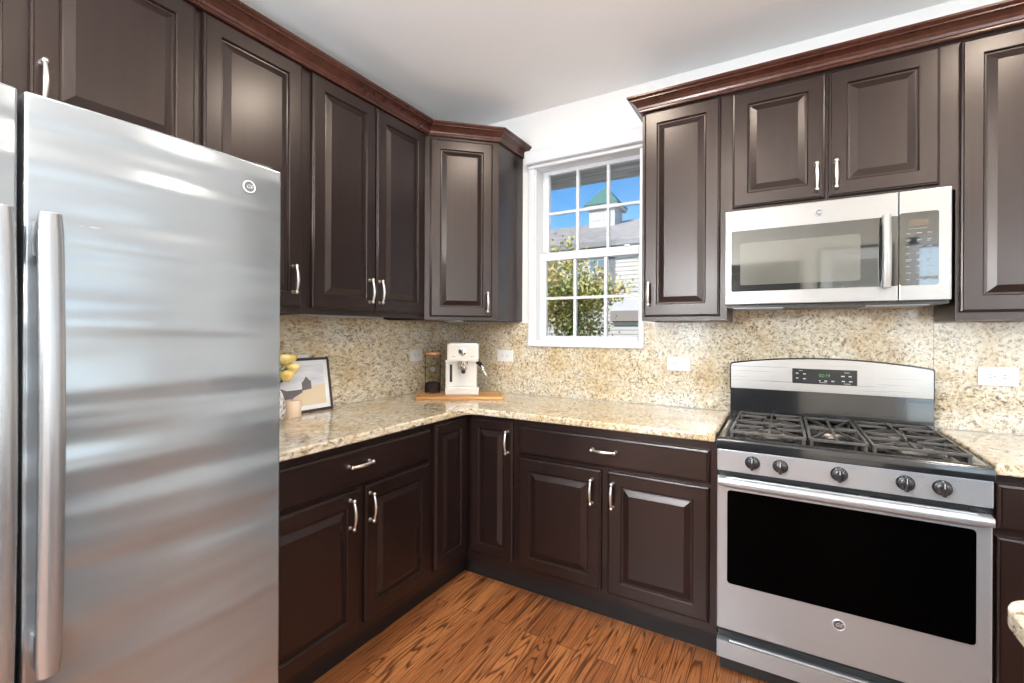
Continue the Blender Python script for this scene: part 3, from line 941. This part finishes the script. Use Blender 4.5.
obj('dial_grip', box(bm_new(), (-.004, -.014, -.021), (.004, -.004, .021), .002), mat('dial_grey', (.2, .2, .2), .3, .8), dl)
b = bm_new()
for x in (-.062, -.050, .052, .064): box(b, (x, -.0132, .228), (x + .008, -.0116, .231))
obj('button_marks', b, badge_m, hd)
b = bm_new(); lathe(b, [(0, 0), (.033, 0), (.033, -.018), (.030, -.030), (0, -.030)], seg=28)
gh = obj('group_head', b, chrome, em, smooth=True, loc=(.004, .0, .200))
b = bm_new(); lathe(b, [(0, 0), (.030, 0), (.030, -.022), (.012, -.030), (.009, -.045), (0, -.045)], seg=24)
pfm = obj('portafilter', b, chrome, em, smooth=True, loc=(.004, .0, .171))
b = bm_new(); tube(b, [(0, -.025, -.010), (.004, -.055, -.014), (.010, -.105, -.022), (.012, -.125, -.025)], [.007, .010, .013, .012], 12)
obj('portafilter_handle', b, plas_k, pfm, smooth=True)
b = bm_new(); tube(b, [(.088, .04, .190), (.104, .020, .186), (.118, .005, .172)], [.010, .013, .011], 12); sw = obj('steam_joint', b, plas_k, em, smooth=True)
b = bm_new(); tube(b, [(.116, .007, .175), (.128, -.003, .150), (.146, -.012, .116), (.147, -.012, .112)], [.006, .0055, .0075, .006], 12); obj('steam_wand', b, chrome, sw, smooth=True)

# canister
cn = empty('glass_canister', (.185, -.385, ZB), 0, 'tall clear glass canister with wooden lid beside the espresso machine', 'canister')
b = bm_new(); lathe(b, [(0, 0), (.046, 0), (.049, .004), (.049, .235)], seg=32); obj('jar', b, jar_glass, cn, smooth=True)
b = bm_new(); lathe(b, [(0, .236), (.050, .236), (.050, .250), (.047, .254), (0, .254)], seg=32); obj('lid', b, mat('lid_wood', (.42, .20, .08), .5), cn, smooth=True)
b = bm_new(); lathe(b, [(0, .0075), (.0445, .0075), (.0445, .060), (.03, .068), (0, .064)], seg=24)
beans = mat('ground_coffee', (.05, .025, .02), .8); n = N(beans, 'ShaderNodeTexVoronoi', Scale=140.0); Lk(beans, coords(beans), n.inputs[0])
Lk(beans, ramp(beans, n.outputs[0], [(.1, (.12, .06, .045)), (.5, (.02, .01, .01))]), P(beans).inputs['Base Color'])
obj('coffee', b, beans, cn)
b = bm_new(); lathe(b, [(0, 0), (.015, 0), (.015, .001), (0, .001)], seg=20); xform(b, Matrix.Rotation(PI / 2, 4, 'X'))
ca = math.radians(39)
obj('round_sticker', b, mat('sticker_grey', (.12, .13, .13), .6), cn, loc=(.0495 * math.sin(ca), -.0495 * math.cos(ca), .148), rot=(0, 0, ca))

# framed print leaning on the left wall; local x -> world +y, -y -> world +x
pf_ = empty('framed_picture', (.066, -1.422, ZC), A90, 'dark-framed beach hut picture leaning on the left backsplash', 'picture frame')
FWd, FH = .375, .267
tilt = math.radians(9)
def lean(b): return xform(b, Matrix.Rotation(-tilt, 4, 'X'))
b = bm_new(); t = .013
box(b, (0, -.008, 0), (FWd, .010, t)); box(b, (0, -.008, FH - t), (FWd, .010, FH)); box(b, (0, -.008, t), (t, .010, FH - t)); box(b, (FWd - t, -.008, t), (FWd, .010, FH - t))
obj('frame', lean(b), mat('dark_frame', (.055, .03, .028), .4), pf_, bev=.0015)
b = bm_new(); box(b, (t, -.003, t), (FWd - t, .006, FH - t)); obj('mat_board', lean(b), mat('white_mat', (.86, .86, .88), .6), pf_)
b = bm_new(); m_ = .034; z0_, z1_ = t + .022, FH - t - .022; xa, xb = t + .024, FWd - t - .024
hz = z0_ + .085
skyp = mat('print_sky', (.72, .73, .80), .6)
n = N(skyp, 'ShaderNodeTexNoise', Scale=1.0, Detail=3.0); Lk(skyp, coords(skyp, (6, 6, 30)), n.inputs[0]); Lk(skyp, ramp(skyp, n.outputs[0], [(.35, (.62, .63, .70)), (.65, (.86, .86, .88))]), P(skyp).inputs['Base Color'])
box(b, (xa, -.0036, hz), (xb, -.003, z1_)); pr_ = obj('print_sky', lean(b), skyp, pf_)
b = bm_new(); prism(b, [(xa, z0_), (xb, z0_), (xb, hz + .012), (xb - .10, hz + .004), (xa + .1, hz - .012), (xa, hz - .002)], -.0042, -.0036, 'y'); obj('print_sand', lean(b), mat('print_sand', (.74, .60, .42), .7), pf_)
b = bm_new()
prism(b, [(.205, hz - .012), (.205, hz + .028), (.215, hz + .034), (.232, hz + .055), (.250, hz + .036), (.258, hz + .032), (.258, hz - .006)], -.0047, -.0042, 'y')
prism(b, [(.03, hz - .045), (.03, hz + .052), (.045, hz + .058), (.075, hz + .040), (.085, hz + .01), (.12, hz - .005), (.205, hz - .006), (.205, hz - .020), (.12, hz - .055)], -.0047, -.0042, 'y')
obj('print_hut', lean(b), mat('print_hut', (.17, .15, .16), .8), pf_)

# candle
cd = empty('pillar_candle', (.112, -1.312, ZC), 0, 'short cream pillar candle in front of the picture', 'candle')
b = bm_new(); lathe(b, [(0, 0), (.037, 0), (.0385, .002), (.0385, .074), (.036, .077), (.012, .0755), (0, .0745)], seg=36)
wax = mat('cream_wax', (.88, .68, .50), .45); P(wax).inputs['Subsurface Weight'].default_value = .3; P(wax).inputs['Subsurface Radius'].default_value = (.02, .01, .006)
obj('wax', b, wax, cd, smooth=True)
b = bm_new(); tube(b, [(0, 0, .0745), (.001, 0, .081), (.003, .001, .086)], .0012, 6); obj('wick', b, mat('wick', (.03, .025, .02), .8), cd)

# vase and roses
vs = empty('flower_vase', (.175, -1.462, ZC), 0, 'speckled white and grey vase at the refrigerator edge holding yellow roses', 'vase')
vm = mat('speckled_ceramic', rough=.35); n = N(vm, 'ShaderNodeTexVoronoi', Scale=90.0); Lk(vm, coords(vm), n.inputs[0])
Lk(vm, ramp(vm, n.outputs['Color'], [(.25, (.18, .18, .19)), (.5, (.62, .62, .62)), (.8, (.85, .85, .84))]), P(vm).inputs['Base Color'])
b = bm_new(); lathe(b, [(0, 0), (.035, 0), (.05, .012), (.060, .045), (.060, .085), (.048, .125), (.034, .150), (.036, .160), (.033, .160), (.031, .150), (.045, .120), (.056, .085), (.056, .045), (.045, .014), (0, .006)], seg=36)
obj('vase_body', b, vm, vs, smooth=True)
yel = mat('yellow_petals', rough=.55); n = N(yel, 'ShaderNodeTexNoise', Scale=30.0); Lk(yel, coords(yel), n.inputs[0])
Lk(yel, ramp(yel, n.outputs[0], [(.35, (.92, .58, .10)), (.6, (.96, .82, .38))]), P(yel).inputs['Base Color'])
leafg = mat('stem_green', (.10, .16, .04), .5)


def rose(loc, r, vase_top, label):
    e = empty('yellow_rose', loc, random.uniform(0, 6), label, 'rose', 'yellow roses in the vase')
    b = bm_new(); rnd = random.Random(int(loc[2] * 1e4))
    lathe(b, [(0, -.55 * r), (.45 * r, -.42 * r), (.58 * r, 0), (.40 * r, .5 * r), (.12 * r, .52 * r), (0, .35 * r)], seg=14)
    for layer, (n_, rad, op, hh) in enumerate(((3, .45, .15, .62), (4, .62, .25, .60), (5, .80, .42, .52), (6, .95, .62, .40))):
        for k in range(n_):
            a0 = 2 * PI * k / n_ + layer * .7 + rnd.uniform(-.1, .1); span = 2 * PI / n_ * 1.35
            grid = []
            for i in range(6):
                u = i / 5 - .5; row = []
                for j in range(5):
                    v = j / 4; a = a0 + u * span
                    rr_ = r * rad * (.30 + .85 * math.sin(PI * (.06 + .58 * v))) * (1 - .10 * abs(u)) / 1.1 + (r * .16 * max(0, v - .75) * 4 * (rad - .35))
                    z = r * (-.75 + (1.62 - .30 * rad) * v ** .85 - .30 * u * u * v * 2)
                    row.append(b.verts.new((rr_ * math.cos(a), rr_ * math.sin(a), z)))
                grid.append(row)
            for i in range(5):
                for j in range(4): b.faces.new((grid[i][j], grid[i + 1][j], grid[i + 1][j + 1], grid[i][j + 1]))
    o = obj('bloom', b, yel, e, smooth=True)
    s = o.modifiers.new('solid', 'SOLIDIFY'); s.thickness = .0008
    M = Matrix.Rotation(-e.rotation_euler.z, 3, 'Z')
    dv = M @ (Vector(vase_top) - Vector(loc))
    b = bm_new(); tube(b, [(0, 0, -.5 * r), dv * .5 + Vector((0, 0, .01)), dv], .0022, 6)
    mid = dv * .35
    for s_ in (-1, 1):
        p = [mid, mid + Vector((s_ * .018, .008, .012)), mid + Vector((s_ * .034, .0, .010)), mid + Vector((s_ * .018, -.010, .004))]
        vv = [b.verts.new(q) for q in p]; b.faces.new(vv)
    obj('stem', b, leafg, e)


vt = (.175, -1.462, ZC + .12)
for (p, rr_, lb) in (((.165, -1.393, 1.185), .033, 'yellow rose at the refrigerator edge, upper left bloom of the bouquet'), ((.112, -1.325, 1.182), .031, 'yellow rose highest in front of the picture, behind the other blooms'),
                     ((.195, -1.400, 1.114), .033, 'lowest yellow rose, close to the refrigerator edge'), ((.165, -1.348, 1.142), .031, 'yellow rose farthest right, above the cream candle')):
    rose(p, rr_, vt, lb)

# ------------------------------------------------------------------ kitchen island at the right
il = empty('kitchen_island', (0, 0, 0), 0, 'granite-topped island whose rounded corner enters at the right edge', 'kitchen island')
b = bm_new(); pts = rrect(2.331, 3.45, -2.85, -1.646, .05, 6); prism(b, pts, .876, .914)
obj('island_top', b, gran, il, bev=.009, seg=4)
b = bm_new(); box(b, (2.62, -2.72, .0), (3.35, -1.86, .875)); obj('island_base', b, wood, il)

# picture on the wall behind the camera
wp = empty('wall_picture', (2.72, -4.6, 1.98), PI, 'large framed picture on the beige wall, seen mirrored in the microwave', 'wall art')
b = bm_new(); box(b, (-.34, -.03, -.30), (.34, -.001, .30)); obj('frame', b, plas_k, wp)
b = bm_new(); box(b, (-.31, -.033, -.27), (.31, -.029, .27)); obj('mat_board', b, mat('art_mat', (.85, .85, .83), .6), wp)
b = bm_new(); box(b, (-.2, -.035, -.15), (.2, -.0325, .15)); obj('print', b, mat('art_print', (.45, .45, .42), .6), wp)

# ------------------------------------------------------------------ outdoors
struct('ground', box(bm_new(), (-30, .5, -.6), (30, 60, -.4)), mat('lawn', (.20, .20, .14), .9))
shin = mat('grey_shingle', rough=.9)
n = N(shin, 'ShaderNodeTexNoise', Scale=1.0, Detail=4.0); Lk(shin, coords(shin, (3, 3, 26)), n.inputs[0]); Lk(shin, ramp(shin, n.outputs[0], [(.3, (.20, .185, .175)), (.7, (.36, .34, .32))]), P(shin).inputs['Base Color'])
sof = mat('eave_grey', rough=.9)
n = N(sof, 'ShaderNodeTexNoise', Scale=1.0, Detail=4.0); Lk(sof, coords(sof, (2, 30, 30)), n.inputs[0]); Lk(sof, ramp(sof, n.outputs[0], [(.3, (.36, .36, .38)), (.7, (.86, .85, .88))]), P(sof).inputs['Base Color'])
struct('trim_1', box(bm_new(), (-2.5, .16, 2.398), (4, .62, 2.60)), sof)

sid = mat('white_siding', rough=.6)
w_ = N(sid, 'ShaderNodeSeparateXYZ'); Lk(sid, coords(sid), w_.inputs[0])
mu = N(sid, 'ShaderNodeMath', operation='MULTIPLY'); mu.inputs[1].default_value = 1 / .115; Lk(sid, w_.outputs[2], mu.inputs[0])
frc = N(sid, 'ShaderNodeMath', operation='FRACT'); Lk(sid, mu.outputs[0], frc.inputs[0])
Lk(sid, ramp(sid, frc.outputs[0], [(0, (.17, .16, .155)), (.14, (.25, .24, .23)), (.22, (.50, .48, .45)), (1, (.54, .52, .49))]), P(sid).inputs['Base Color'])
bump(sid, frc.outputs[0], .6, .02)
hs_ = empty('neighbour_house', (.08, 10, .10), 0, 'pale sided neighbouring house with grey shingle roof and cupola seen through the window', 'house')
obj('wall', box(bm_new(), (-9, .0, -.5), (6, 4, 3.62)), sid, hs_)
b = bm_new(); prism(b, [(-.30, 3.60), (-.30, 3.68), (4.0, 5.21), (8.3, 3.68), (8.3, 3.60), (4.0, 5.10)], -9.4, 6.4, 'x'); obj('roof', b, shin, hs_)
b = bm_new(); box(b, (-9.4, -.36, 3.54), (6.4, -.28, 3.68)); obj('gutter', b, mat('gutter_grey', (.20, .20, .21), .5), hs_)
white = mat('white_exterior', (.50, .50, .51), .5)
taupe = mat('taupe_band', (.24, .21, .19), .7)
b = bm_new(); box(b, (-2.05, -.10, 1.80), (6, .0, 2.10)); obj('band_board', b, white, hs_)
b = bm_new(); box(b, (-2.05, -.16, 1.52), (6, .0, 1.80)); obj('lower_band', b, taupe, hs_)
f = obj('window', bm_new() if False else (lambda b: (box(b, (-2.76, -.05, 2.45), (-2.14, .0, 3.30)), b)[1])(bm_new()), white, hs_)
b = bm_new(); box(b, (-2.68, -.056, 2.92), (-2.22, -.05, 3.23)); box(b, (-2.68, -.056, 2.53), (-2.22, -.05, 2.86)); obj('window_pane', b, mat('far_glass', (.16, .22, .26), .1, spec=.8), f)
b = bm_new(); box(b, (-2.455, -.06, 2.93), (-2.44, -.055, 3.22)); obj('window_bar', b, white, f)
b = bm_new(); box(b, (-2.13, -.03, 2.47), (-1.97, .0, 3.28)); obj('shutter', b, mat('grey_shutter', (.16, .17, .19), .6), hs_)
b = bm_new(); box(b, (-3.75, -.05, 2.45), (-3.1, .0, 3.3)); obj('window', b, white, hs_)
b = bm_new(); box(b, (-1.34, -.06, 2.62), (-1.26, .0, 3.3)); obj('downspout', b, mat('downspout_grey', (.35, .35, .35), .5), hs_)
# cupola on the ridge (house front at y=10 -> local)
cu = empty('cupola', (0, 0, .05)); cu.parent = hs_
cy0, cx0, cx1 = 3.0, -3.83, -2.93
obj('cupola_body', box(bm_new(), (cx0, cy0, 4.6), (cx1, cy0 + .9, 5.50)), white, cu)
b = bm_new(); box(b, (cx0 - .12, cy0 - .12, 5.44), (cx1 + .12, cy0 + 1.02, 5.56)); obj('cupola_eave', b, white, cu)
louv = mat('louver_grey', (.42, .43, .45), .6)
b = bm_new()
for i in range(9): box(b, (cx1, cy0 + .15, 4.98 + i * .05), (cx1 + .012, cy0 + .75, 5.0 + i * .05))
for q in (0, 1):
    xs = cx0 + .08 + q * .42
    for (a, c_, e_, g_) in ((xs, 5.02, xs + .32, 5.04), (xs, 5.38, xs + .32, 5.40), (xs, 5.02, xs + .02, 5.40), (xs + .30, 5.02, xs + .32, 5.40)): box(b, (a, cy0 - .012, c_), (e_, cy0, g_))
obj('louvers', b, louv, cu)
b = bm_new(); ap = b.verts.new(((cx0 + cx1) / 2, cy0 + .45, 6.32)); q = [b.verts.new(p) for p in ((cx0 - .16, cy0 - .16, 5.56), (cx1 + .16, cy0 - .16, 5.56), (cx1 + .16, cy0 + 1.06, 5.56), (cx0 - .16, cy0 + 1.06, 5.56))]
b.faces.new(q[::-1])
for i in range(4): b.faces.new((q[i], q[(i + 1) % 4], ap))
obj('cupola_roof', b, mat('green_copper', (.06, .17, .14), .5), cu)
b = bm_new(); tube(b, [((cx0 + cx1) / 2, cy0 + .45, 6.28), ((cx0 + cx1) / 2, cy0 + .45, 6.50)], [.04, .01], 8); obj('finial', b, mat('finial_green', (.08, .2, .17), .5), cu)

# tree
tr = empty('garden_tree', (-1.12, 4.4, -.4), 0, 'young tree with yellow-green autumn leaves outside the window', 'tree')
rnd = random.Random(11)
b = bm_new(); tips = []


def branch(p, d, L, r, depth):
    p = Vector(p); d = Vector(d).normalized(); pts = [p.copy()]; rs = [r]
    for i in range(4):
        d = (d + Vector((rnd.uniform(-.18, .18), rnd.uniform(-.18, .18), rnd.uniform(-.05, .12)))).normalized()
        p = p + d * L / 4; pts.append(p.copy()); rs.append(r * (1 - .13 * (i + 1)))
        if depth <= 2: tips.append((p.copy(), depth))
    tube(b, pts, rs, 6)
    if depth == 0: return
    for i in range(4 if depth > 1 else 3):
        a = rnd.uniform(0, 2 * PI); s = rnd.uniform(.5, .95)
        nd = d + Vector((math.cos(a) * s, math.sin(a) * s, rnd.uniform(-.15, .25)))
        branch(pts[rnd.choice((2, 3, 4))], nd, L * rnd.uniform(.6, .8), rs[-1] * .65, depth - 1)


branch((0, 0, 0), (.05, 0, 1), 1.32, .05, 4)
bark = mat('tree_bark', (.10, .07, .05), .9)
obj('branches', b, bark, tr)
tips = [t for t in tips if not (t[0].z > 2.75 and rnd.random() < .70)]
leafm = mat('autumn_leaves', rough=.6)
oi = N(leafm, 'ShaderNodeTexNoise', Scale=2.6, Detail=3.0); Lk(leafm, coords(leafm), oi.inputs[0])
Lk(leafm, ramp(leafm, oi.outputs[0], [(.30, (.14, .20, .04)), (.44, (.30, .34, .07)), (.56, (.60, .52, .14)), (.70, (.62, .40, .16))]), P(leafm).inputs['Base Color'])
P(leafm).inputs['Subsurface Weight'].default_value = 0
b = bm_new()
for (t_, dp) in tips:
    for _ in range(13 if dp < 2 else 6):
        c_ = t_ + Vector((rnd.gauss(0, .10), rnd.gauss(0, .10), rnd.gauss(0, .09)))
        s = rnd.uniform(.022, .042)
        M = Matrix.Rotation(rnd.uniform(0, 6.3), 3, 'Z') @ Matrix.Rotation(rnd.uniform(-1.2, 1.2), 3, 'X') @ Matrix.Rotation(rnd.uniform(0, 6.3), 3, 'Y')
        vv = [b.verts.new(c_ + M @ Vector(q)) for q in ((0, -s, 0), (s * .6, 0, s * .15), (0, s, 0), (-s * .6, 0, s * .15))]
        b.faces.new(vv)
obj('foliage', b, leafm, tr)
